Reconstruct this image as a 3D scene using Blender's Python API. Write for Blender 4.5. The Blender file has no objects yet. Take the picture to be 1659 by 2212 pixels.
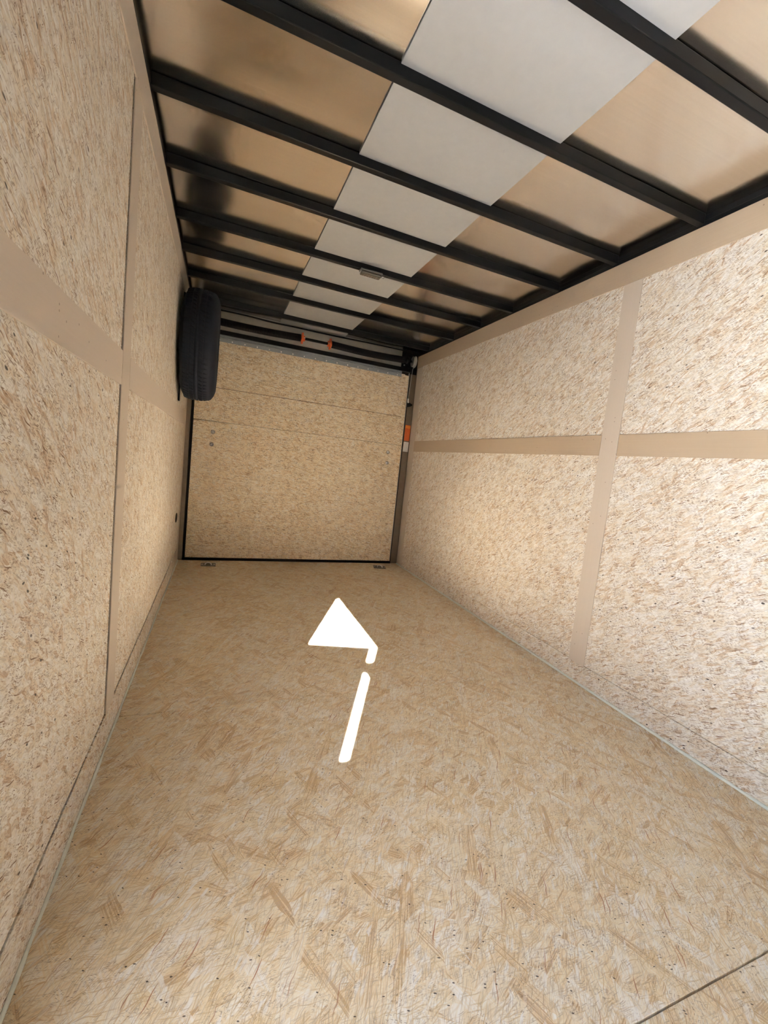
import bpy, bmesh, math, random
from mathutils import Vector, Matrix

random.seed(7)
S = bpy.context.scene
COL = S.collection

# ------------------------------------------------------------------ camera
W, H, D = 2.03, 2.0912, 4.0902           # inside width, lining height, rear door distance
cam_d = bpy.data.cameras.new('camera')
cam = bpy.data.objects.new('camera', cam_d); COL.objects.link(cam)
cam_d.sensor_fit = 'HORIZONTAL'; cam_d.sensor_width = 36.0
cam_d.lens = 941.48 / 1659 * 36
cam_d.shift_x = -32.94 / 1659; cam_d.shift_y = -8.35 / 1659
cam_d.clip_start = 0.02
yaw, pit, rol = 0.3976, -0.0936, 0.1086
_f = Vector((math.sin(yaw) * math.cos(pit), math.cos(yaw) * math.cos(pit), math.sin(pit)))
_r = Vector((math.cos(yaw), -math.sin(yaw), 0)); _u = _r.cross(_f)
_r2 = math.cos(rol) * _r + math.sin(rol) * _u; _u2 = -math.sin(rol) * _r + math.cos(rol) * _u
m3 = Matrix((_r2, _u2, -_f)).transposed()
cam.matrix_world = Matrix.Translation((0.2822, 0, 0.9931)) @ m3.to_4x4()
S.camera = cam

# ------------------------------------------------------------------ sky, sun, exposure
SUN_DIR = Vector((1.0, 2.155, -1.637)).normalized()          # through the side door
world = bpy.data.worlds.new('sky'); S.world = world; world.use_nodes = True
wn = world.node_tree; bg = wn.nodes['Background']
sky = wn.nodes.new('ShaderNodeTexSky'); sky.sky_type = 'NISHITA'; sky.sun_disc = False
sky.sun_elevation = math.asin(-SUN_DIR.z); sky.sun_rotation = math.atan2(-SUN_DIR.x, -SUN_DIR.y)
sky.air_density = 1.0; sky.dust_density = 2.0; sky.ozone_density = 1.0
wn.links.new(sky.outputs[0], bg.inputs[0]); bg.inputs[1].default_value = 0.36
sun_d = bpy.data.lights.new('sun', 'SUN'); sun_d.energy = 80; sun_d.angle = math.radians(0.53)
sun_d.color = (1, .99, .97)
sun = bpy.data.objects.new('sun', sun_d); COL.objects.link(sun)
sun.rotation_euler = SUN_DIR.to_track_quat('-Z', 'Y').to_euler(); sun.location = (-4, -8, 6)
pd = bpy.data.lights.new('door_portal', 'AREA'); pd.shape = 'RECTANGLE'; pd.size = 0.95; pd.size_y = 1.95
pd.cycles.is_portal = True
portal = bpy.data.objects.new('door_portal', pd); COL.objects.link(portal)
portal.location = (-0.056, 0.10, 0.96); portal.rotation_euler = (math.pi / 2, 0, -math.pi / 2)
S.view_settings.view_transform = 'Standard'; S.view_settings.look = 'None'
S.view_settings.gamma = 1.0; S.view_settings.use_curve_mapping = False
S.view_settings.exposure = 2.10
cy = S.cycles
cy.max_bounces = 8; cy.diffuse_bounces = 7; cy.glossy_bounces = 4; cy.transmission_bounces = 2
cy.use_adaptive_sampling = True; cy.adaptive_threshold = 0.12; cy.adaptive_min_samples = 16
cy.caustics_reflective = False; cy.caustics_refractive = False; cy.sample_clamp_indirect = 12
cy.use_denoising = True

# ------------------------------------------------------------------ materials
def nt(name):
    m = bpy.data.materials.new(name); m.use_nodes = True
    return m, m.node_tree, m.node_tree.nodes['Principled BSDF']

class NB:
    """small helper for node trees"""
    def __init__(s, t): s.t = t
    def n(s, typ, **kw):
        o = s.t.nodes.new(typ)
        for k, v in kw.items(): setattr(o, k, v)
        return o
    def l(s, a, b): s.t.links.new(a, b)
    def put(s, sock, v):
        if hasattr(v, 'links'): s.l(v, sock)
        else: sock.default_value = v
    def math(s, op, a, b=0.0, c=None, clamp=False):
        o = s.n('ShaderNodeMath', operation=op, use_clamp=clamp)
        s.put(o.inputs[0], a); s.put(o.inputs[1], b)
        if c is not None: s.put(o.inputs[2], c)
        return o.outputs[0]
    def vmath(s, op, a, b):
        o = s.n('ShaderNodeVectorMath', operation=op); s.put(o.inputs[0], a); s.put(o.inputs[1], b)
        return o.outputs[0]
    def mix(s, f, a, b, blend='MIX'):
        o = s.n('ShaderNodeMix', data_type='RGBA', blend_type=blend)
        s.put(o.inputs[0], f); s.put(o.inputs[6], a); s.put(o.inputs[7], b)
        return o.outputs[2]
    def ramp(s, f, stops, interp='LINEAR'):
        o = s.n('ShaderNodeValToRGB'); o.color_ramp.interpolation = interp
        e = o.color_ramp.elements
        while len(e) < len(stops): e.new(0.5)
        for el, (p, c) in zip(e, stops):
            el.position = p; el.color = (*c, 1) if len(c) == 3 else c
        s.put(o.inputs[0], f); return o.outputs[0]
    def rotscale(s, v, ang, sx, sy, off):
        o = s.n('ShaderNodeMapping', vector_type='POINT')
        s.put(o.inputs[0], v)
        o.inputs['Rotation'].default_value = (0, 0, ang)
        return s.vmath('ADD', s.vmath('MULTIPLY', o.outputs[0], (sx, sy, 1)), (off, off * 1.7, 0))
    def vor(s, v, feature='F1'):
        o = s.n('ShaderNodeTexVoronoi', feature=feature, voronoi_dimensions='2D')
        s.l(v, o.inputs['Vector']); o.inputs['Scale'].default_value = 1
        return o
    def noise(s, v, scale, detail=3, dim='2D'):
        o = s.n('ShaderNodeTexNoise', noise_dimensions=dim)
        s.l(v, o.inputs['Vector']); o.inputs['Scale'].default_value = scale; o.inputs['Detail'].default_value = detail
        return o.outputs['Fac']

def plane_uv(b, axes):
    tc = b.n('ShaderNodeTexCoord'); sp = b.n('ShaderNodeSeparateXYZ'); b.l(tc.outputs['Object'], sp.inputs[0])
    cb = b.n('ShaderNodeCombineXYZ')
    for i, a in enumerate(axes): b.l(sp.outputs['XYZ'.index(a)], cb.inputs[i])
    oi = b.n('ShaderNodeObjectInfo')
    off = b.math('MULTIPLY', oi.outputs['Random'], 37.0)
    return b.vmath('ADD', cb.outputs[0], off)

def osb(name, axes, flakes, tones, base, fleck=1.0, rough=.6, flen=.08, fwid=.016, dirn=0.0, coat=0.0, fleckcol=(.22, .13, .075), chips=(), strand=0.0, fsel=.75, speck=1.0, clump=.35):
    m, t, p = nt(name); b = NB(t); uv = plane_uv(b, axes)
    wob = b.n('ShaderNodeTexNoise', noise_dimensions='2D'); b.l(uv, wob.inputs['Vector']); wob.inputs['Scale'].default_value = 28
    wob.inputs['Detail'].default_value = 1
    uvw = b.vmath('ADD', uv, b.vmath('MULTIPLY', b.vmath('SUBTRACT', wob.outputs['Color'], (.5, .5, .5)), (.010, .010, 0)))
    col = base
    def cell(v):
        vo = b.vor(v); sp = b.n('ShaderNodeSeparateColor'); b.l(vo.outputs['Color'], sp.inputs[0]); return vo, sp
    def soft(d, hi, lo):
        near = b.n('ShaderNodeMapRange', interpolation_type='SMOOTHSTEP'); b.l(d, near.inputs[0])
        near.inputs[1].default_value = hi; near.inputs[2].default_value = lo; near.inputs[3].default_value = 0; near.inputs[4].default_value = 1
        return near.outputs[0]
    # pressed wafers, layer over layer, each with its own grain direction
    for i, (ang, sc, th) in enumerate(flakes):
        a = dirn + math.radians(ang)
        vo, sp = cell(b.rotscale(uvw, a, 1 / (flen * sc), 1 / (fwid * sc), 3.1 * i + 1.3))
        sel = b.math('MULTIPLY', b.math('GREATER_THAN', sp.outputs[0], th), soft(vo.outputs['Distance'], .75, .55))
        fib = b.noise(b.rotscale(uv, a, 9, 330, i * 2.2), 1.0, 1)
        tone = b.math('ADD', sp.outputs[1], b.math('MULTIPLY', b.math('SUBTRACT', fib, .5), .55 + strand), clamp=True)
        col = b.mix(b.math('MULTIPLY', sel, fsel), col, b.ramp(tone, tones))
    # thin splinters: mid brown, dark and pale
    fc = (*fleckcol, 1); mid = tuple(.45 * x + .55 * y for x, y in zip(fc, base)); pale = (.85, .83, .79, 1)
    mk = b.n('ShaderNodeMapRange'); b.l(b.noise(uv, 17, 2), mk.inputs[0])
    mk.inputs[1].default_value = .38; mk.inputs[2].default_value = .62; mk.inputs[3].default_value = clump; mk.inputs[4].default_value = 1
    for i, (ang, L_, w_, th, st, cc) in enumerate(chips):
        small = cc == 'd' and L_ < .03
        cc = {'m': mid, 'd': fc, 'p': pale, 'r': (.42, .20, .11, 1), 'g': (.62, .45, .24, 1)}[cc]
        vo, sp = cell(b.rotscale(uvw, dirn + math.radians(ang), 1 / L_, 1 / w_, 7.7 * i + .4))
        k = b.math('MULTIPLY', b.math('MULTIPLY', soft(vo.outputs['Distance'], .46, .2), b.math('GREATER_THAN', sp.outputs[0], th)),
                   b.math('MULTIPLY', b.math('POWER', sp.outputs[1], 1.6), st * fleck), clamp=True)
        if small: k = b.math('MULTIPLY', k, mk.outputs[0])
        col = b.mix(k, col, cc)
    # rare bark specks
    vo, sp = cell(b.rotscale(uvw, .4, 40 * speck, 88 * speck, 2.0))
    k = b.math('MULTIPLY', soft(vo.outputs['Distance'], .26, .14), b.math('GREATER_THAN', sp.outputs[0], .984))
    col = b.mix(b.math('MULTIPLY', k, .9), col, (.040, .026, .018, 1))
    # broad tone drift of the board
    g = b.noise(uv, 3.2, 3)
    col = b.mix(.35, col, b.ramp(g, ((.3, (.43, .41, .39)), (.7, (.60, .60, .60)))), 'OVERLAY')
    b.l(col, p.inputs['Base Color']); p.inputs['Roughness'].default_value = rough
    p.inputs['Specular IOR Level'].default_value = .3
    p.inputs['Coat Weight'].default_value = coat; p.inputs['Coat Roughness'].default_value = .35
    bp = b.n('ShaderNodeBump'); bp.inputs['Strength'].default_value = .10; bp.inputs['Distance'].default_value = .002
    b.l(b.noise(b.rotscale(uv, dirn, 30, 120, 0), 1.0, 1), bp.inputs['Height']); b.l(bp.outputs[0], p.inputs['Normal'])
    return m

WALL_T = ((0, (.48, .32, .20)), (.07, (.66, .53, .40)), (.3, (.74, .66, .55)), (.55, (.77, .72, .64)), (.75, (.75, .72, .69)), (1, (.85, .83, .79)))
DOOR_T = ((0, (.54, .36, .20)), (.08, (.74, .57, .38)), (.35, (.82, .69, .50)), (.65, (.85, .75, .58)), (1, (.88, .82, .70)))
FLOOR_T = ((0, (.50, .31, .15)), (.05, (.72, .53, .31)), (.22, (.80, .65, .43)), (.45, (.83, .71, .51)), (.7, (.84, .76, .61)), (1, (.88, .85, .78)))
WF = ((12, 1.0, .25), (-30, 1.1, .55), (24, .6, .4), (75, .8, .76), (40, .4, .45))
FF = ((8, 1.0, .2), (-32, .9, .4), (48, 1.1, .5), (-12, .5, .45), (80, .8, .66), (-50, 1.3, .78))
WC = ((26, .034, .0054, .56, .62, 'm'), (-36, .030, .0044, .72, .5, 'm'), (6, .044, .0060, .62, .6, 'm'), (50, .026, .0046, .66, .5, 'm'),
      (30, .044, .0110, .56, .75, 'p'),
      (26, .013, .0025, .56, .9, 'd'), (40, .011, .0023, .62, .85, 'd'), (-44, .011, .0022, .70, .8, 'd'), (8, .017, .0023, .62, .9, 'd'),
      (26, .046, .0038, .945, 1.5, 'd'))
FC = ((20, .060, .0034, .55, .65, 'g'), (-32, .090, .0032, .5, .75, 'g'), (-54, .110, .0036, .55, .75, 'g'), (-4, .080, .0040, .62, .6, 'g'),
      (-38, .045, .0110, .66, .75, 'p'),
      (-38, .030, .0022, .52, .75, 'm'), (12, .026, .0022, .52, .7, 'm'), (-60, .034, .0022, .56, .7, 'm'),
      (-24, .009, .0014, .62, .7, 'd'), (40, .008, .0013, .70, .65, 'd'), (-44, .085, .0028, .96, 1.3, 'r'))
M_osb_side = osb('osb_side_wall', 'YZ', WF, WALL_T, (.745, .685, .60, 1), 1.2, .6, .08, .018, chips=WC, strand=.15, fsel=.85)
M_osb_door = osb('osb_ramp_door', 'XZ', WF, DOOR_T, (.82, .69, .50, 1), 1.3, .6, .08, .018, -.42, chips=WC, strand=.15, fsel=.85)
M_osb_floor = osb('osb_floor', 'XY', FF, FLOOR_T, (.81, .69, .51, 1), 1.15, .5, .12, .026, -.25, .15, (.17, .09, .045), FC, .6, .75, 2.0, .0)

def plain(name, col, rough=.5, metal=0.0, bump=0.0, bscale=200, coat=0.0, vary=0.0, spec=.5):
    m, t, p = nt(name); b = NB(t)
    tc = b.n('ShaderNodeTexCoord')
    nz = b.noise(tc.outputs['Object'], bscale, 3, '3D')
    lo = tuple(c * (1 - vary) for c in col); hi = tuple(min(1, c * (1 + vary)) for c in col)
    b.l(b.ramp(nz, ((.3, lo), (.7, hi))), p.inputs['Base Color'])
    p.inputs['Roughness'].default_value = rough; p.inputs['Metallic'].default_value = metal
    p.inputs['Coat Weight'].default_value = coat; p.inputs['Specular IOR Level'].default_value = spec
    if bump:
        bp = b.n('ShaderNodeBump'); bp.inputs['Strength'].default_value = bump; bp.inputs['Distance'].default_value = .001
        b.l(nz, bp.inputs['Height']); b.l(bp.outputs[0], p.inputs['Normal'])
    return m

def luan(name, axes, c1, c2, along):
    m, t, p = nt(name); b = NB(t); uv = plane_uv(b, axes)
    sc = (3, 160, 1) if along == 0 else (160, 3, 1)
    g = b.noise(b.vmath('MULTIPLY', uv, sc), 1.0, 3)
    g2 = b.noise(uv, 2.5, 2)
    col = b.mix(b.math('ADD', b.math('MULTIPLY', g, .45), b.math('MULTIPLY', g2, .55)), (*c1, 1), (*c2, 1))
    vo = b.vor(b.vmath('MULTIPLY', uv, (26, 26, 1))); sp = b.n('ShaderNodeSeparateColor'); b.l(vo.outputs['Color'], sp.inputs[0])
    k = b.math('MULTIPLY', b.math('LESS_THAN', vo.outputs['Distance'], .06), b.math('GREATER_THAN', sp.outputs[0], .9))
    col = b.mix(b.math('MULTIPLY', k, .6), col, (.12, .08, .05, 1))
    b.l(col, p.inputs['Base Color']); p.inputs['Roughness'].default_value = .5; p.inputs['Specular IOR Level'].default_value = .3
    return m
M_strip_h = luan('luan_golden_strip', 'YZ', (.46, .355, .25), (.53, .425, .315), 0)
M_strip_l = luan('luan_pinkish_strip', 'YZ', (.58, .50, .43), (.64, .56, .49), 0)
M_strip_v = luan('luan_vertical', 'YZ', (.56, .48, .405), (.62, .54, .465), 1)

M_black = plain('black_enamel', (.006, .0065, .008), .32, 0, .05, 400, 0, .1, .18)
M_rubber = plain('tire_rubber', (.009, .0125, .024), .7, 0, .2, 300, 0, .2, .3)
M_dark = plain('dark_backing', (.030, .022, .016), .8, 0, .1, 60, 0, .2)
M_shade_line = plain('painted_shade_brown', (.20, .13, .08), .8, 0, .1, 200, 0, .2)  # brown for the painted shadow line below the ramp flap
M_gasket = plain('black_gasket', (.008, .008, .008), .65, 0, 0, 200, 0, 0, .15)
M_white = plain('white_panel', (.37, .375, .38), .5, 0, .02, 30, 0, .02, .3)
M_hinge = plain('galvanized_hinge', (.30, .33, .365), .42, .25, .05, 90, 0, .06)
M_rivet = plain('bright_rivet', (.88, .88, .88), .32, .55)
M_orange = plain('orange_cone', (.75, .13, .035), .45)
M_spring = plain('spring_steel', (.007, .007, .008), .55, 0, 0, 200, 0, .1, .2)
M_zinc = plain('zinc_drum', (.40, .40, .40), .4, .6, .05, 120)
M_jamb = plain('bronze_jamb_metal', (.20, .155, .12), .38, .4, .03, 40, 0, .06)
M_caulk = plain('pale_caulk', (.74, .78, .73), .45, 0, .1, 90, 0, .04)
M_steel = plain('dull_steel', (.17, .165, .15), .42, .7, .1, 150, 0, .15)
M_rim = plain('silver_rim', (.55, .56, .58), .3, .9)
M_lens = plain('smoky_lens', (.085, .077, .068), .22, 0, .05, 300, .4, .1)
M_lampbody = plain('grey_lamp_body', (.10, .10, .10), .4)
M_ground = plain('pale_concrete', (.48, .48, .48), .9, 0, .1, 5, 0, .06)
M_outer = plain('white_outer_skin', (.75, .75, .75), .4, 0)

def aluminium(name, wav):
    m, t, p = nt(name); b = NB(t)
    tc = b.n('ShaderNodeTexCoord')
    br = b.noise(b.vmath('MULTIPLY', tc.outputs['Object'], (1.2, 160, 1)), 1.0, 2, '3D')
    b.l(b.ramp(br, ((.3, (.83, .78, .72)), (.7, (.87, .82, .76)))), p.inputs['Base Color'])
    p.inputs['Metallic'].default_value = 1
    p.inputs['Roughness'].default_value = .2
    wv = b.noise(b.vmath('MULTIPLY', tc.outputs['Object'], (1.6, 2.8, 1)), 1.0, 1, '3D')
    bp = b.n('ShaderNodeBump'); bp.inputs['Strength'].default_value = 1.0; bp.inputs['Distance'].default_value = wav
    b.l(wv, bp.inputs['Height']); b.l(bp.outputs[0], p.inputs['Normal'])
    return m
M_alu = aluminium('mill_aluminium_roof', .018)
M_header = plain('dull_metal_header', (.42, .39, .36), .45, .45, .03, 30, 0, .05)

def sticker_mat(name, ground, ink, rows, top=None):
    """flat print: rows of short dashes that stand for illegible small type"""
    m, t, p = nt(name); b = NB(t)
    tc = b.n('ShaderNodeTexCoord'); sp = b.n('ShaderNodeSeparateXYZ'); b.l(tc.outputs['Generated'], sp.inputs[0])
    x, z = sp.outputs[0], sp.outputs[2]
    rr = b.math('MULTIPLY', z, rows); row = b.math('FLOOR', rr); fr = b.math('SUBTRACT', rr, row)
    on = b.math('MULTIPLY', b.math('GREATER_THAN', fr, .3), b.math('LESS_THAN', fr, .65))
    cb = b.n('ShaderNodeCombineXYZ'); b.l(b.math('MULTIPLY', x, 9.0), cb.inputs[0]); b.l(b.math('MULTIPLY', row, 5.3), cb.inputs[1])
    nz = b.noise(cb.outputs[0], 1.0, 0)
    ins = b.math('MULTIPLY', b.math('GREATER_THAN', x, .1), b.math('LESS_THAN', x, .9))
    k = b.math('MULTIPLY', b.math('MULTIPLY', on, ins), b.math('GREATER_THAN', nz, .42))
    col = b.mix(b.math('MULTIPLY', k, .65), (*ground, 1), (*ink, 1))
    if top:
        band = b.math('MULTIPLY', b.math('GREATER_THAN', z, .80), b.math('LESS_THAN', z, .97))
        col = b.mix(band, col, (*top, 1))
    b.l(col, p.inputs['Base Color']); p.inputs['Roughness'].default_value = .35
    return m
M_st_orange = sticker_mat('orange_sticker', (.66, .11, .025), (.80, .28, .12), 11, (.80, .24, .04))
M_st_white = sticker_mat('white_sticker', (.72, .70, .68), (.20, .18, .18), 9)

# ------------------------------------------------------------------ mesh helpers
def link(name, me, mat, parent=None):
    o = bpy.data.objects.new(name, me); COL.objects.link(o)
    if mat is not None: me.materials.append(mat)
    if parent is not None: o.parent = parent
    return o
def finish(name, bm, mat, parent=None, smooth=False):
    bmesh.ops.recalc_face_normals(bm, faces=bm.faces)
    me = bpy.data.meshes.new(name); bm.to_mesh(me); bm.free()
    if smooth:
        for f in me.polygons: f.use_smooth = True
    return link(name, me, mat, parent)
def add_box(bm, x0, x1, y0, y1, z0, z1, bev=0.0, seg=1):
    t = bmesh.new()
    v = [t.verts.new((x, y, z)) for x in (x0, x1) for y in (y0, y1) for z in (z0, z1)]
    for f in ((0, 1, 3, 2), (4, 6, 7, 5), (0, 4, 5, 1), (2, 3, 7, 6), (0, 2, 6, 4), (1, 5, 7, 3)): t.faces.new([v[i] for i in f])
    bmesh.ops.recalc_face_normals(t, faces=t.faces)
    if bev: bmesh.ops.bevel(t, geom=t.edges[:], offset=bev, segments=seg, affect='EDGES', profile=.5)
    merge(bm, t)
def merge(bm, t, mtx=None):
    if mtx is not None: bmesh.ops.transform(t, matrix=mtx, verts=t.verts)
    mp = {v: bm.verts.new(v.co) for v in t.verts}
    for f in t.faces:
        try: bm.faces.new([mp[v] for v in f.verts])
        except ValueError: pass
    t.free()
def box(name, x0, x1, y0, y1, z0, z1, mat, parent=None, bev=0.0, seg=1):
    bm = bmesh.new(); add_box(bm, x0, x1, y0, y1, z0, z1, bev, seg)
    return finish(name, bm, mat, parent)
def add_lathe(bm, prof, n=32, mtx=None, closed=False):
    """profile of (radius, axial) turned about local X"""
    t = bmesh.new(); rings = []
    for k in range(n):
        a = 2 * math.pi * k / n
        rings.append([t.verts.new((x, r * math.cos(a), r * math.sin(a))) for r, x in prof])
    m = len(prof); last = m if closed else m - 1
    for k in range(n):
        A, B = rings[k], rings[(k + 1) % n]
        for j in range(last):
            t.faces.new((A[j], A[(j + 1) % m], B[(j + 1) % m], B[j]))
    bmesh.ops.remove_doubles(t, verts=t.verts, dist=1e-6)
    merge(bm, t, mtx)
def add_tube(bm, pts, r, n=8, closed=False):
    t = bmesh.new(); rings = []; P = [Vector(q) for q in pts]; N = len(P)
    up = Vector((.13, .31, .94))
    for i, q in enumerate(P):
        a = P[(i - 1) % N] if (closed or i > 0) else q; c = P[(i + 1) % N] if (closed or i < N - 1) else q
        d = (c - a).normalized(); s = d.cross(up)
        if s.length < 1e-3: s = d.cross(Vector((1, 0, 0)))
        s.normalize(); w = s.cross(d)
        rings.append([t.verts.new(q + r * (math.cos(2 * math.pi * k / n) * s + math.sin(2 * math.pi * k / n) * w)) for k in range(n)])
    for i in range(N if closed else N - 1):
        A, B = rings[i], rings[(i + 1) % N]
        for k in range(n): t.faces.new((A[k], A[(k + 1) % n], B[(k + 1) % n], B[k]))
    if not closed:
        t.faces.new(rings[0]); t.faces.new(rings[-1][::-1])
    merge(bm, t)
def thing(name, label, cat, loc, group=None):
    o = bpy.data.objects.new(name, None); COL.objects.link(o); o.location = loc
    o.empty_display_size = .05
    tag(o, label, cat, group); return o
def tag(o, label, cat, group=None):
    o['label'] = label; o['category'] = cat
    if group: o['group'] = group
    return o
def struct(o, label=None):
    o['kind'] = 'structure'
    if label: o['label'] = label
    return o
def keep(child, parent):
    """parent a world-space mesh to an offset empty"""
    child.parent = parent; child.matrix_parent_inverse = Matrix.Translation(parent.location).inverted()
    return child

FRONT, BACK = -1.2, 4.20
ROOF = 2.1400                 # underside of the roof skin
BOWZ = 2.1000                 # underside of the bows

# ------------------------------------------------------------------ floor
floor = struct(box('floor', -.06, W + .06, FRONT, BACK, -.06, -.018, M_dark), 'chipboard trailer floor of four sheets laid crosswise')
for y0, y1, g in ((FRONT, .4635, .0022), (.4635, 1.715, .0016), (1.715, 2.94, .0008), (2.94, 4.098, .0006)):
    box('floor_panel', .002, W - .002, y0 + g, y1 - g, -.0175, 0, M_osb_floor, floor, .0006)
struct(box('ground', -14, 14, -14, 14, -.60, -.55, M_ground), 'pale concrete ground outside the trailer')

# ------------------------------------------------------------------ side walls
JY0, JY1, DZ = -.402, .543, 1.932           # side doorway in the left wall
T = .05
bm = bmesh.new()
add_box(bm, -T, -.0095, FRONT, JY0, -.06, ROOF); add_box(bm, -T, -.0095, JY1, BACK, -.06, ROOF)
add_box(bm, -T, -.0095, JY0, JY1, DZ, ROOF); add_box(bm, -T, -.0095, JY0, JY1, -.06, .0)
wall_left = struct(finish('wall_left', bm, M_dark), 'chipboard side wall with smooth strips, spare wheel side')
wall_right = struct(box('wall_right', W + .0095, W + T, FRONT, BACK, -.06, ROOF, M_dark), 'bright chipboard side wall with smooth strips')

def lpanel(name, y0, y1, z0, z1, mat, proud=0.0, bev=.001, back=-.009):
    return box(name, back, proud, y0, y1, z0, z1, mat, wall_left, bev)
def rpanel(name, y0, y1, z0, z1, mat, proud=0.0, bev=.001, back=.009):
    return box(name, W - proud, W + back, y0, y1, z0, z1, mat, wall_right, bev)
# left: boards
KL = .123
for y0, y1 in ((JY1, 1.512), (1.522, 3.96)):
    lpanel('board', y0, y1, KL + .0055, 1.1902, M_osb_side)
    lpanel('board', y0, y1, 1.1912, 2.0915, M_osb_side)
lpanel('board', FRONT, JY0, .0, 2.0915, M_osb_side)
lpanel('board', JY0, JY1, DZ, 2.0915, M_osb_side)
# left: cover strips
sv = lpanel('cover_strip', 1.5175, 1.628, KL + .003, 1.972, M_strip_v, .0042, .0008, 0.0002)
sv['label'] = 'pinkish upright strip beside a dark gap'
lpanel('cover_strip', JY1, 1.5135, 1.1428, 1.2404, M_strip_l, .0042, .0008, .0002)
lpanel('cover_strip', 1.630, 3.955, 1.1428, 1.2404, M_strip_l, .0042, .0008, .0002)
lpanel('cover_strip', JY1, 3.96, 1.975, 2.0915, M_strip_l, .0045, .0008, .0002)
lpanel('end_strip', 3.962, 4.082, .0, 2.0915, M_strip_v, .0005)
struct(box('baseboard_left', -.009, .0005, JY1, 3.958, .0005, KL - .0055, M_osb_side, None, .001), 'low chipboard kick board under the left wall, dark gap above it')
# right: boards
KR = .103
for y0, y1 in ((FRONT, -.84), (-.838, 1.609), (1.6095, 3.955)):
    rpanel('board', y0, y1, KR + .001, 1.2082, M_osb_side)
    rpanel('board', y0, y1, 1.2088, 2.0915, M_osb_side)
sv = rpanel('cover_strip', 1.5585, 1.6606, KR - .004, 1.9775, M_strip_v, .0042, .0008, -.0002)
sv['label'] = 'pinkish upright strip crossing the level strip'
rpanel('cover_strip', FRONT, 1.5575, 1.1572, 1.2601, M_strip_h, .0042, .0008, -.0002)
rpanel('cover_strip', 1.6616, 3.955, 1.1572, 1.2601, M_strip_h, .0042, .0008, -.0002)
rpanel('cover_strip', FRONT, 4.082, 1.9785, 2.0915, M_strip_h, .0045, .0008, -.0002)
rpanel('end_strip', 3.957, 4.082, .0, 1.978, M_strip_v, .0005)
struct(box('baseboard_right', W - .0005, W + .009, FRONT, 3.955, .0005, KR - .0005, M_osb_side, None, .001), 'low chipboard kick board under the right wall')
# caulk beads
def bead(name, x, sgn, y0, label):
    bm = bmesh.new(); n = 70; rings = []
    for i in range(n + 1):
        y = y0 + (4.075 - y0) * i / n; r = (.0085 if sgn > 0 else .0062) + .0016 * math.sin(i * 1.7) * math.sin(i * .61)
        ring = [bm.verts.new((x, y, .0003))]
        for k in range(6):
            a = math.pi / 2 * k / 5
            ring.append(bm.verts.new((x - sgn * r * math.cos(a), y, .0003 + r * math.sin(a))))
        rings.append(ring)
    for A, B in zip(rings, rings[1:]):
        for k in range(7): bm.faces.new((A[k], A[(k + 1) % 7], B[(k + 1) % 7], B[k]))
    struct(finish(name, bm, M_caulk, None, True), label)
bead('trim_1', .0005, -1, JY1, 'thin pale caulk line along the left floor edge')
bead('trim_2', W - .0005, 1, FRONT, 'pale green white caulk line along the right floor edge')
# top rails
for nm, x0, x1, lb in (('trim_3', -.045, .004, 'black steel rail above the left wall'), ('trim_4', W - .004, W + .045, 'black steel rail above the right wall')):
    lf = x0 < 0
    bm = bmesh.new(); add_box(bm, x0, x1, FRONT, BACK, 2.0925, 2.1135, .0035, 2)
    add_box(bm, x0 if lf else x0 + .010, x1 - .010 if lf else x1, FRONT, BACK, 2.1135, ROOF - .0008)
    struct(finish(nm, bm, M_black), lb)
# front wall behind the camera
struct(box('wall_front', -T, W + T, FRONT - .05, FRONT, -.06, ROOF, M_osb_door), 'front wall behind the camera')

# ------------------------------------------------------------------ ceiling
def roof_sheet():
    bm = bmesh.new(); nx, ny = 40, 110; g = []
    for j in range(ny + 1):
        y = FRONT - .05 + (BACK + .05 - FRONT + .05) * j / ny; row = []
        for i in range(nx + 1):
            x = -T + (W + 2 * T) * i / nx
            row.append(bm.verts.new((x, y, ROOF)))
        g.append(row)
    for j in range(ny):
        for i in range(nx): bm.faces.new((g[j][i], g[j][i + 1], g[j + 1][i + 1], g[j + 1][i]))
    ext = bmesh.ops.extrude_face_region(bm, geom=bm.faces[:])
    bmesh.ops.translate(bm, vec=(0, 0, .003), verts=[v for v in ext['geom'] if isinstance(v, bmesh.types.BMVert)])
    return bm
struct(finish('ceiling', roof_sheet(), M_alu), 'bare mill finish metal roof skin with soft reflections')

bows = (0.928, 1.332, 1.750, 2.157, 2.593, 2.989, 3.400, 3.867)     # far edge of each bow
BW = .031
bow_labels = ('thickest looking black roof bow, crossing the top right corner of the photo',
    'second black roof bow from the camera, running off the top edge of the photo',
    'third black roof bow from the camera, first one that meets the left wall in view',
    'fourth black roof bow from the camera, one bay nearer than the dome lamp bow',
    'black roof bow that carries the small dome lamp',
    'black roof bow one bay beyond the dome lamp bow',
    'black roof bow second nearest the rear header, two bays past the lamp',
    'rearmost black roof bow, right in front of the spring header')
def bow_mesh():
    bm = bmesh.new()
    add_box(bm, .005, W - .005, -BW, 0, BOWZ, ROOF - .001, .003, 2)
    return bm
bow0 = None
for i, (y, lb) in enumerate(zip(bows, bow_labels)):
    if bow0 is None:
        bow0 = o = finish('roof_bow', bow_mesh(), M_black)
        br = None
    else:
        o = bow0.copy(); COL.objects.link(o)
    o.location = (0, y, 0)
    tag(o, lb, 'beam', 'black roof bows')
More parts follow.
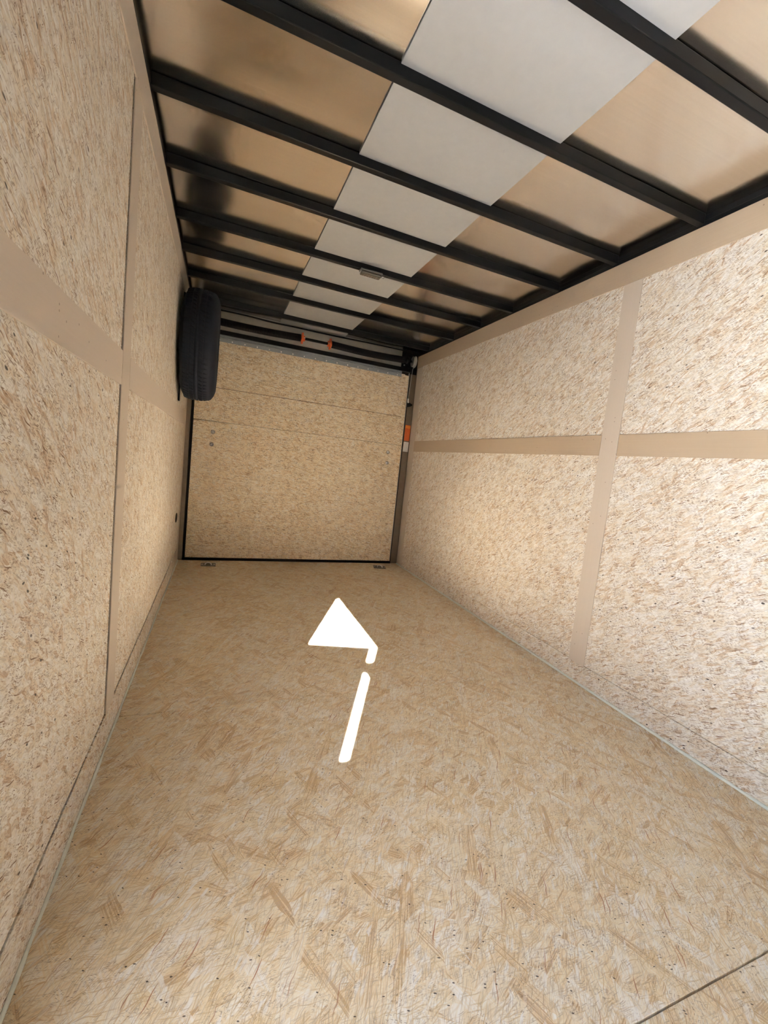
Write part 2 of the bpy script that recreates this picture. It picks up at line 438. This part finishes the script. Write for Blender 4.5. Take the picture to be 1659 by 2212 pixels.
# white panel above the bows: one long sheet, a little slack in each bay
white = thing('ceiling_panel', 'long white sheet laid down the middle of the roof between the black bows', 'panel', (.98, .9, BOWZ + .03))
edges = [.48] + list(bows) + [4.16]
for i in range(len(edges) - 1):
    y0 = edges[i] + .0005; y1 = edges[i + 1] - BW - .0005
    if i == len(edges) - 2: y1 = 4.105
    if i == 0: y0 = .52
    bm = bmesh.new(); nx, ny = 6, 6; rows = []
    sag = random.uniform(.0005, .002); skew = random.uniform(-.006, .006)
    for j in range(ny + 1):
        v = j / ny; row = []
        for k in range(nx + 1):
            u = k / nx
            z = BOWZ + .0325 - sag * 4 * v * (1 - v) - .003 * u * v * (i % 2)
            row.append(bm.verts.new((.688 + .584 * u + skew * (v - .5), y0 + (y1 - y0) * v, z)))
        rows.append(row)
    for j in range(ny):
        for k in range(nx): bm.faces.new((rows[j][k], rows[j][k + 1], rows[j + 1][k + 1], rows[j + 1][k]))
    ext = bmesh.ops.extrude_face_region(bm, geom=bm.faces[:])
    bmesh.ops.translate(bm, vec=(0, 0, .0062), verts=[q for q in ext['geom'] if isinstance(q, bmesh.types.BMVert)])
    keep(finish('bay_section', bm, M_white, None), white)

# dome lamp under the fifth bow
lamp = thing('dome_lamp', 'small smoky rectangular dome lamp under a black roof bow, unlit', 'lamp', (1.020, 2.563, BOWZ - .002))
bm = bmesh.new(); add_box(bm, -.066, .066, -.026, .026, -.010, .0015, .0045, 2); o = finish('lamp_base', bm, M_lampbody, lamp, True)
bm = bmesh.new(); add_box(bm, -.061, .061, -.023, .023, -.026, -.0102, .007, 3)
for k in range(7): add_box(bm, -.045 + k * .015 - .002, -.045 + k * .015 + .002, -.017, .017, -.0275, -.0255, .0006)
finish('lamp_lens', bm, M_lens, lamp)
bm = bmesh.new()
add_tube(bm, [(.074 + .008 * math.cos(a), -.004, -.012 + .008 * math.sin(a)) for a in [2 * math.pi * k / 14 for k in range(14)]], .0016, 6, True)
finish('pull_ring', bm, M_lampbody, lamp, True)

# ------------------------------------------------------------------ rear end
wall_rear = struct(box('wall_rear', -T, W + T, BACK + .02, BACK + .07, -.06, ROOF, M_dark), 'rear frame of the trailer around the ramp door')
def rear(name, *a, **k): return box(name, *a, wall_rear, **k)
rear('jamb', 1.966, W + .006, D + .006, BACK + .02, 0, 2.09, M_jamb, bev=.003)
rear('jamb', -.006, .034, D + .006, BACK + .02, 0, 2.09, M_jamb, bev=.003)
o = rear('gasket', .0345, .052, D + .001, BACK + .02, .0, 1.93, M_gasket, bev=.004); o['label'] = 'black door seal'
rear('gasket', 1.9565, 1.9655, D + .001, BACK + .02, .0, 1.93, M_gasket, bev=.002)['label'] = 'black door seal'
rear('sill_seal', .034, 1.9655, D - .004, D + .05, -.0165, .0215, M_gasket, bev=.003)['label'] = 'black seal under the ramp door'
bm = bmesh.new(); add_box(bm, .03, 1.857, D + .004, D + .012, 1.9655, ROOF - .002, .001)
o = finish('header_panel', bm, M_header, wall_rear); o['label'] = 'bare metal header behind the springs'
rear('header_rail', .03, 1.9655, D - .012, BACK, 1.9295, 1.965, M_black, bev=.004)['label'] = 'black rail under the header'
rear('bearing_plate', 1.858, 1.9655, D + .0, BACK, 1.9655, ROOF - .002, M_black, bev=.002)['label'] = 'black bearing plate'
rear('corner_gusset', 1.9655, W - .001, D + .001, BACK, 1.915, ROOF - .002, M_black, bev=.002)['label'] = 'black corner plate'

# ramp door
door = struct(box('door_1', .054, 1.955, D + .016, D + .055, .0235, 1.928, M_dark), 'chipboard rear ramp door with a hinged upper flap')
def dpart(name, x0, x1, y0, y1, z0, z1, mat, bev=.001, par=door): return box(name, x0, x1, y0, y1, z0, z1, mat, par, bev)
dpart('door_panel', .0545, 1.9545, D, D + .0155, .0245, 1.2070, M_osb_door)
dpart('door_panel', .0545, 1.9545, D, D + .0155, 1.2095, 1.895, M_osb_door)
dpart('edge_trim', 1.9505, 1.9555, D - .003, D + .014, .024, 1.92, M_zinc, .0005)
dpart('flap_board', .10, 1.906, D - .0105, D - .0002, 1.492, 1.900, M_osb_door, .0015)
dpart('flap_shade_line', .10, 1.906, D - .0100, D - .0002, 1.4885, 1.4915, M_shade_line, .0005)  # dark strip that paints in the shadow under the flap's lower edge
hinge = dpart('hinge_strip', .10, 1.866, D - .0145, D - .0108, 1.8690, 1.9255, M_hinge, .0008)
bm = bmesh.new(); k = 0; x = .102
add_tube(bm, [(.101, D - .017, 1.9045), (1.865, D - .017, 1.9045)], .0035, 8)
while x < 1.855:
    add_tube(bm, [(x, D - .0175, 1.9045), (x + .026, D - .0175, 1.9045)], .0048, 8); x += .034
finish('hinge_knuckles', bm, M_hinge, hinge, True)
bm = bmesh.new(); add_lathe(bm, [(0, -.0034), (.003, -.003), (.0052, -.0012), (.0058, 0)], 12, Matrix.Rotation(math.pi / 2, 4, 'Z'))
rv = finish('rivet', bm, M_rivet, hinge, True); first = True
for k in range(18):
    o = rv if first else rv.copy()
    if not first: COL.objects.link(o)
    first = False; o.location = (.113 + .1005 * k, D - .0146, 1.8815)
def bolt(x, z):
    bm = bmesh.new(); mt = Matrix.Translation((x, D, z)) @ Matrix.Rotation(math.pi / 2, 4, 'Z')
    add_lathe(bm, [(0, -.006), (.005, -.006), (.0055, -.0035), (.012, -.003), (.0135, -.001), (.0135, 0)], 16, mt)
    bm2 = bmesh.new()
    h = finish('bolt_head', bm, M_rivet, door, True)
    add_lathe(bm2, [(.0136, -.0022), (.0172, -.0016), (.0176, 0), (.0136, 0)], 18, mt)
    finish('washer', bm2, M_steel, h, True)
for x, z in ((.2112, 1.1175), (.2069, 1.0108), (1.8136, 1.1255), (1.8156, 1.0198)): bolt(x, z)
for i in range(5):                                     # small screws up the right edge of the ramp
    z = (.14, .62, 1.18, 1.24, 1.62)[i]
    bm = bmesh.new(); add_lathe(bm, [(0, -.0015), (.004, -.0012), (.0045, 0)], 10, Matrix.Translation((1.936, D, z)) @ Matrix.Rotation(math.pi / 2, 4, 'Z'))
    finish('screw_head', bm, M_lampbody, door, True)

# torsion spring assembly
SX, SY, SZ = 1.0, D - .058, 2.022
spring = thing('torsion_spring_assembly', 'black ramp door spring shaft with two orange cones under the rear header', 'spring', (SX, SY, SZ))
def at_spring(bm, name, mat, smooth=True, par=None):
    return finish(name, bm, mat, par or spring, smooth)
bm = bmesh.new(); add_tube(bm, [(.03 - SX, 0, 0), (1.935 - SX, 0, 0)], .0115, 12); at_spring(bm, 'shaft', M_gasket)
def coil(x0, x1, R0, sag):
    bm = bmesh.new(); wire = .0042; turns = int((x1 - x0) / (wire * 2.0)); per = 12; pts = []
    for k in range(turns * per + 1):
        u = k / (turns * per); a = 2 * math.pi * k / per
        pts.append((x0 + (x1 - x0) * u - SX, R0 * math.cos(a), R0 * math.sin(a) - sag * math.sin(math.pi * u)))
    add_tube(bm, pts, wire, 5)
    return bm
at_spring(coil(.06, .866, .0275, .010), 'spring_coil', M_spring)
at_spring(coil(1.143, 1.862, .0275, .010), 'spring_coil', M_spring)
def cone(x, sg):
    bm = bmesh.new()
    add_lathe(bm, [(.0118, 0), (.030, 0), (.0335, .006), (.0335, .014), (.027, .016), (.024, .034), (.0118, .034)][::1], 20,
              Matrix.Translation((x - SX, 0, 0)) @ Matrix.Scale(sg, 4, (1, 0, 0)))
    for a in (0, math.pi / 2, math.pi, 3 * math.pi / 2):
        t = bmesh.new(); add_box(t, -.008, .008, -.010, .010, .022, .047, .0025, 2)
        merge(bm, t, Matrix.Translation((x - SX + sg * .012, 0, 0)) @ Matrix.Rotation(a + .15, 4, 'X'))
    c = at_spring(bm, 'winding_cone', M_orange); c['label'] = 'orange winding cone'
    for a in (math.pi / 2, math.pi * 1.25):
        bm = bmesh.new(); t = bmesh.new(); add_box(t, -.0045, .0045, -.0045, .0045, .0215, .036, .0006)
        merge(bm, t, Matrix.Translation((x - SX + sg * .028, 0, 0)) @ Matrix.Rotation(a, 4, 'X'))
        finish('set_screw', bm, M_zinc, c)
cone(.868, 1); cone(1.141, -1)
def drum(x, nm='cable_drum'):
    bm = bmesh.new()
    prof = [(.012, -.014), (.030, -.014), (.050, -.012), (.050, -.009), (.047, -.008)]
    for k in range(3): prof += [(.046, -.006 + k * .0055), (.048, -.0035 + k * .0055)]
    prof += [(.055, .011), (.055, .015), (.030, .017), (.012, .017)]
    add_lathe(bm, prof, 28, Matrix.Translation((x - SX, 0, 0)))
    return at_spring(bm, nm, M_zinc)
dr = drum(1.960); 
bm = bmesh.new()
for a in (.7, 2.6, 4.4):
    t = bmesh.new(); add_box(t, -.007, .007, -.007, .007, .02, .042, .001); merge(bm, t, Matrix.Translation((1.90 - SX, 0, 0)) @ Matrix.Rotation(a, 4, 'X'))
add_lathe(bm, [(.0118, -.018), (.026, -.018), (.030, -.006), (.030, .010), (.0118, .012)], 16, Matrix.Translation((1.896 - SX, 0, 0)))
at_spring(bm, 'shaft_collar', M_spring, False)
for dx, dz in ((1.872, .037), (1.886, -.035)):
    bm = bmesh.new(); t = bmesh.new(); add_lathe(t, [(0, -.006), (.006, -.006), (.0075, 0), (0, .0)], 8, Matrix.Rotation(math.pi / 2, 4, 'Z')); merge(bm, t, Matrix.Translation((dx - SX, .052, dz)))
    at_spring(bm, 'bracket_bolt', M_zinc)
dl = drum(.050)

# lift cable, right
cable = thing('lift_cable', 'thin steel lift cable down the right edge of the ramp door', 'cable', (1.953, D - .03, 1.63))
bm = bmesh.new(); add_tube(bm, [(1.9485, SY - .044, 1.9645), (1.9495, SY - .02, 1.94), (1.955, D - .030, 1.655)], .0026, 6)
keep(finish('cable', bm, M_zinc, None, True), cable)
bm = bmesh.new(); add_box(bm, 1.950, 1.962, D - .036, D - .024, 1.638, 1.672, .002); add_lathe(bm, [(0, -.016), (.006, -.016), (.0065, 0), (0, 0)], 10, Matrix.Translation((1.956, D - .03, 1.634)) @ Matrix.Rotation(math.pi / 2, 4, 'Z'))
keep(finish('cable_clip', bm, M_rivet), cable)['label'] = 'bright cable clip'
bm = bmesh.new()
v = [(1.956, 1.645), (2.010, 1.622), (2.010, 1.612), (1.992, 1.600), (1.962, 1.590), (1.956, 1.600)]
lo = [bm.verts.new((x, D - .022, z)) for x, z in v]; hi = [bm.verts.new((x, D + .004, z)) for x, z in v]
bm.faces.new(lo); bm.faces.new(hi[::-1])
for k in range(6): bm.faces.new((lo[k], hi[k], hi[(k + 1) % 6], lo[(k + 1) % 6]))
keep(finish('cable_bracket', bm, M_black), cable)['label'] = 'black cable bracket'

# black wire loom along the header top
bm = bmesh.new(); pts = []
for k in range(61):
    u = k / 60; x = .06 + 1.90 * u
    pts.append((x, D - .008, 2.119 + .004 * math.sin(u * 9.0) - .006 * math.exp(-((u - .30) / .08) ** 2)))
add_tube(bm, pts, .0065, 8)
tag(finish('wire_loom', bm, M_gasket, None, True), 'thin black wire loom lying along the top of the rear header', 'cable')

# stickers on the right jamb
tag(box('warning_sticker', 1.973, 2.029, D + .0048, D + .0058, 1.262, 1.418, M_st_orange), 'orange warning sticker on the right door jamb', 'sticker')
tag(box('instruction_sticker', 1.973, 2.027, D + .0048, D + .0058, 1.152, 1.250, M_st_white), 'white printed sticker below the orange one on the jamb', 'sticker')

# recessed tie down rings
def ring_pan(x, y, rz, label):
    t = thing('tie_down_ring', label, 'tie-down', (x, y, 0), 'recessed tie down rings'); t.rotation_euler = (0, 0, rz)
    bm = bmesh.new()
    add_box(bm, -.058, .058, -.050, -.030, .0002, .0042, .001); add_box(bm, -.058, .058, .030, .050, .0002, .0042, .001)
    add_box(bm, -.058, -.036, -.030, .030, .0002, .0042, .001); add_box(bm, .036, .058, -.030, .030, .0002, .0042, .001)
    add_box(bm, -.036, .036, -.030, .030, .0002, .0012)
    finish('pan', bm, M_steel, t)
    bm = bmesh.new(); pts = []
    for k in range(15):
        a = math.pi * k / 14; pts.append((.025 * math.cos(a), -.018 - .010 + .034 * math.sin(a), .009 + .010 * math.sin(a)))
    pts = [(.025, -.022, .007)] + pts[1:-1] + [(-.025, -.022, .007)]
    add_tube(bm, pts, .0045, 8, True); finish('ring', bm, M_rivet, t, True)
    bm = bmesh.new(); add_box(bm, -.020, .020, -.030, -.014, .0012, .0125, .002); finish('clamp', bm, M_steel, t)
    for sx in (-1, 1):
        bm = bmesh.new(); add_lathe(bm, [(0, .0065), (.004, .006), (.0055, .0042)], 10, Matrix.Rotation(-math.pi / 2, 4, 'Y') @ Matrix.Scale(1, 4))
        o = finish('screw', bm, M_rivet, t, True); o.location = (sx * .047, 0, 0)
ring_pan(.2465, 3.925, 0, 'steel tie down ring in the floor by the left corner of the ramp door')
ring_pan(1.785, 3.915, math.radians(-14), 'steel tie down ring in the floor by the right corner of the ramp door')

# dark oval grommet low on the left wall
bm = bmesh.new()
add_lathe(bm, [(0, .0012), (.020, .0012), (.024, .004), (.030, .0045), (.033, .0018), (.033, .0006)], 24, Matrix.Translation((0, 3.69, .425)) @ Matrix.Scale(2.0, 4, (0, 1, 0)) @ Matrix.Scale(1.1, 4, (0, 0, 1)))
tag(finish('wall_grommet', bm, M_gasket, None, True), 'small black oval grommet low on the left wall near the ramp door', 'grommet')

# ------------------------------------------------------------------ spare wheel
TY, TZ, TR, TX0, TW = 3.24, 1.632, .346, .014, .210
wheel = thing('spare_wheel', 'black spare wheel mounted flat against the left wall beside the ramp door', 'wheel', (TX0, TY, TZ))
def tyre_profile():
    r = TR - .008
    return [(.195, .014), (.200, .004), (.235, -.002), (.275, .0), (.305, .010), (r - .008, .026), (r, .040),
            (r, TW - .040), (r - .008, TW - .026), (.305, TW - .010), (.275, TW), (.235, TW + .002), (.200, TW - .004), (.195, TW - .014), (.19, TW * .5)]
bm = bmesh.new(); add_lathe(bm, tyre_profile(), 96, None, True); tyre = finish('tire', bm, M_rubber, wheel, True)
bm = bmesh.new(); add_lathe(bm, [(TR - .010, .090), (TR, .0905), (TR, .1075), (TR - .010, .108)], 96); tr0 = finish('tread_rib', bm, M_rubber, tyre, True)
bm = bmesh.new(); nb = 72
def block(x0, x1, a0, a1, sl, r0=TR - .012, r1=TR, drop0=0.0, drop1=0.0):
    t = bmesh.new(); V = []
    for x, sh, dr_ in ((x0, -sl, drop0), (x1, sl, drop1)):
        for r in (r0 - dr_, r1 - dr_):
            for a in (a0 + sh, a1 + sh): V.append(t.verts.new((x, r * math.cos(a), r * math.sin(a))))
    for f in ((0, 1, 3, 2), (4, 6, 7, 5), (0, 4, 5, 1), (2, 3, 7, 6), (0, 2, 6, 4), (1, 5, 7, 3)): t.faces.new([V[i] for i in f])
    bmesh.ops.recalc_face_normals(t, faces=t.faces); merge(bm, t)
for k in range(nb):
    a = 2 * math.pi * k / nb; st = 2 * math.pi / nb
    block(.064, .083, a, a + st * .74, .018); block(.115, .134, a + st * .4, a + st * 1.14, .018)
    block(.024, .057, a + st * .2, a + st * .96, .008, TR - .014, TR, .011, .001); block(.141, .174, a + st * .6, a + st * 1.36, .008, TR - .014, TR, .001, .011)
o = finish('tread_blocks', bm, M_rubber, tyre); o['kind'] = 'stuff'
bm = bmesh.new()
add_lathe(bm, [(.196, .018), (.200, .010), (.190, .030), (.165, .060), (.160, .120), (.190, .165), (.205, TW - .006), (.196, TW - .014)], 48)
add_lathe(bm, [(.162, .118), (.130, .150), (.095, .160), (.060, .150), (.034, .148), (.034, .175), (0, .178)], 40)
finish('rim', bm, M_rim, wheel, True)
for k in range(5):
    a = 2 * math.pi * k / 5 + .3
    bm = bmesh.new(); add_lathe(bm, [(.010, .148), (.011, .150), (.010, .168), (.004, .173), (0, .173)], 6)
    o = finish('lug_nut', bm, M_zinc, wheel); o.location = (0, .057 * math.cos(a), .057 * math.sin(a))
# mount: black upright on the wall behind the wheel, its foot showing below
mount = thing('wheel_mount', 'black steel wheel bracket on the left wall, foot showing under the spare wheel', 'bracket', (0, 3.30, 1.60))
bm = bmesh.new(); add_box(bm, .0005, .0105, 3.27, 3.315, 1.270, 1.96, .002)
keep(finish('upright', bm, M_black), mount)
bm = bmesh.new(); add_box(bm, .0005, .0100, 3.12, 3.2695, TZ - .04, TZ + .04, .002); keep(finish('cross_bar', bm, M_black), mount)

# ------------------------------------------------------------------ side door, out of frame to the left behind the camera
th = math.radians(74.1)
door2 = bpy.data.objects.new('door_2', None); COL.objects.link(door2); door2.location = (-.05, -.345, 0)
struct(door2, 'side door standing open beside the camera')
bm = bmesh.new(); t = bmesh.new(); add_box(t, -.025, 0, 0, .93, .03, 1.899)
lx = Vector((-math.sin(th), math.cos(th), 0)); nx_ = Vector((math.cos(th), math.sin(th), 0))
mt = Matrix(((nx_.x, lx.x, 0, 0), (nx_.y, lx.y, 0, 0), (0, 0, 1, 0), (0, 0, 0, 1)))
merge(bm, t, mt); finish('door_leaf', bm, M_outer, door2)
hz = 1.637 + .05 * 1.637
o = box('hinge', -.052, -.012, JY0 - .002, -.20 - .12, hz - .026, hz + .034, M_steel, None); keep(o, door2)
o = box('hinge', -.052, -.012, JY0 - .002, -.20 - .12, .0, 1.237, M_steel, None, ); keep(o, door2); o.name = 'slit_sun_blocker'  # added unseen plate, keeps sun out of the lower part of the slit
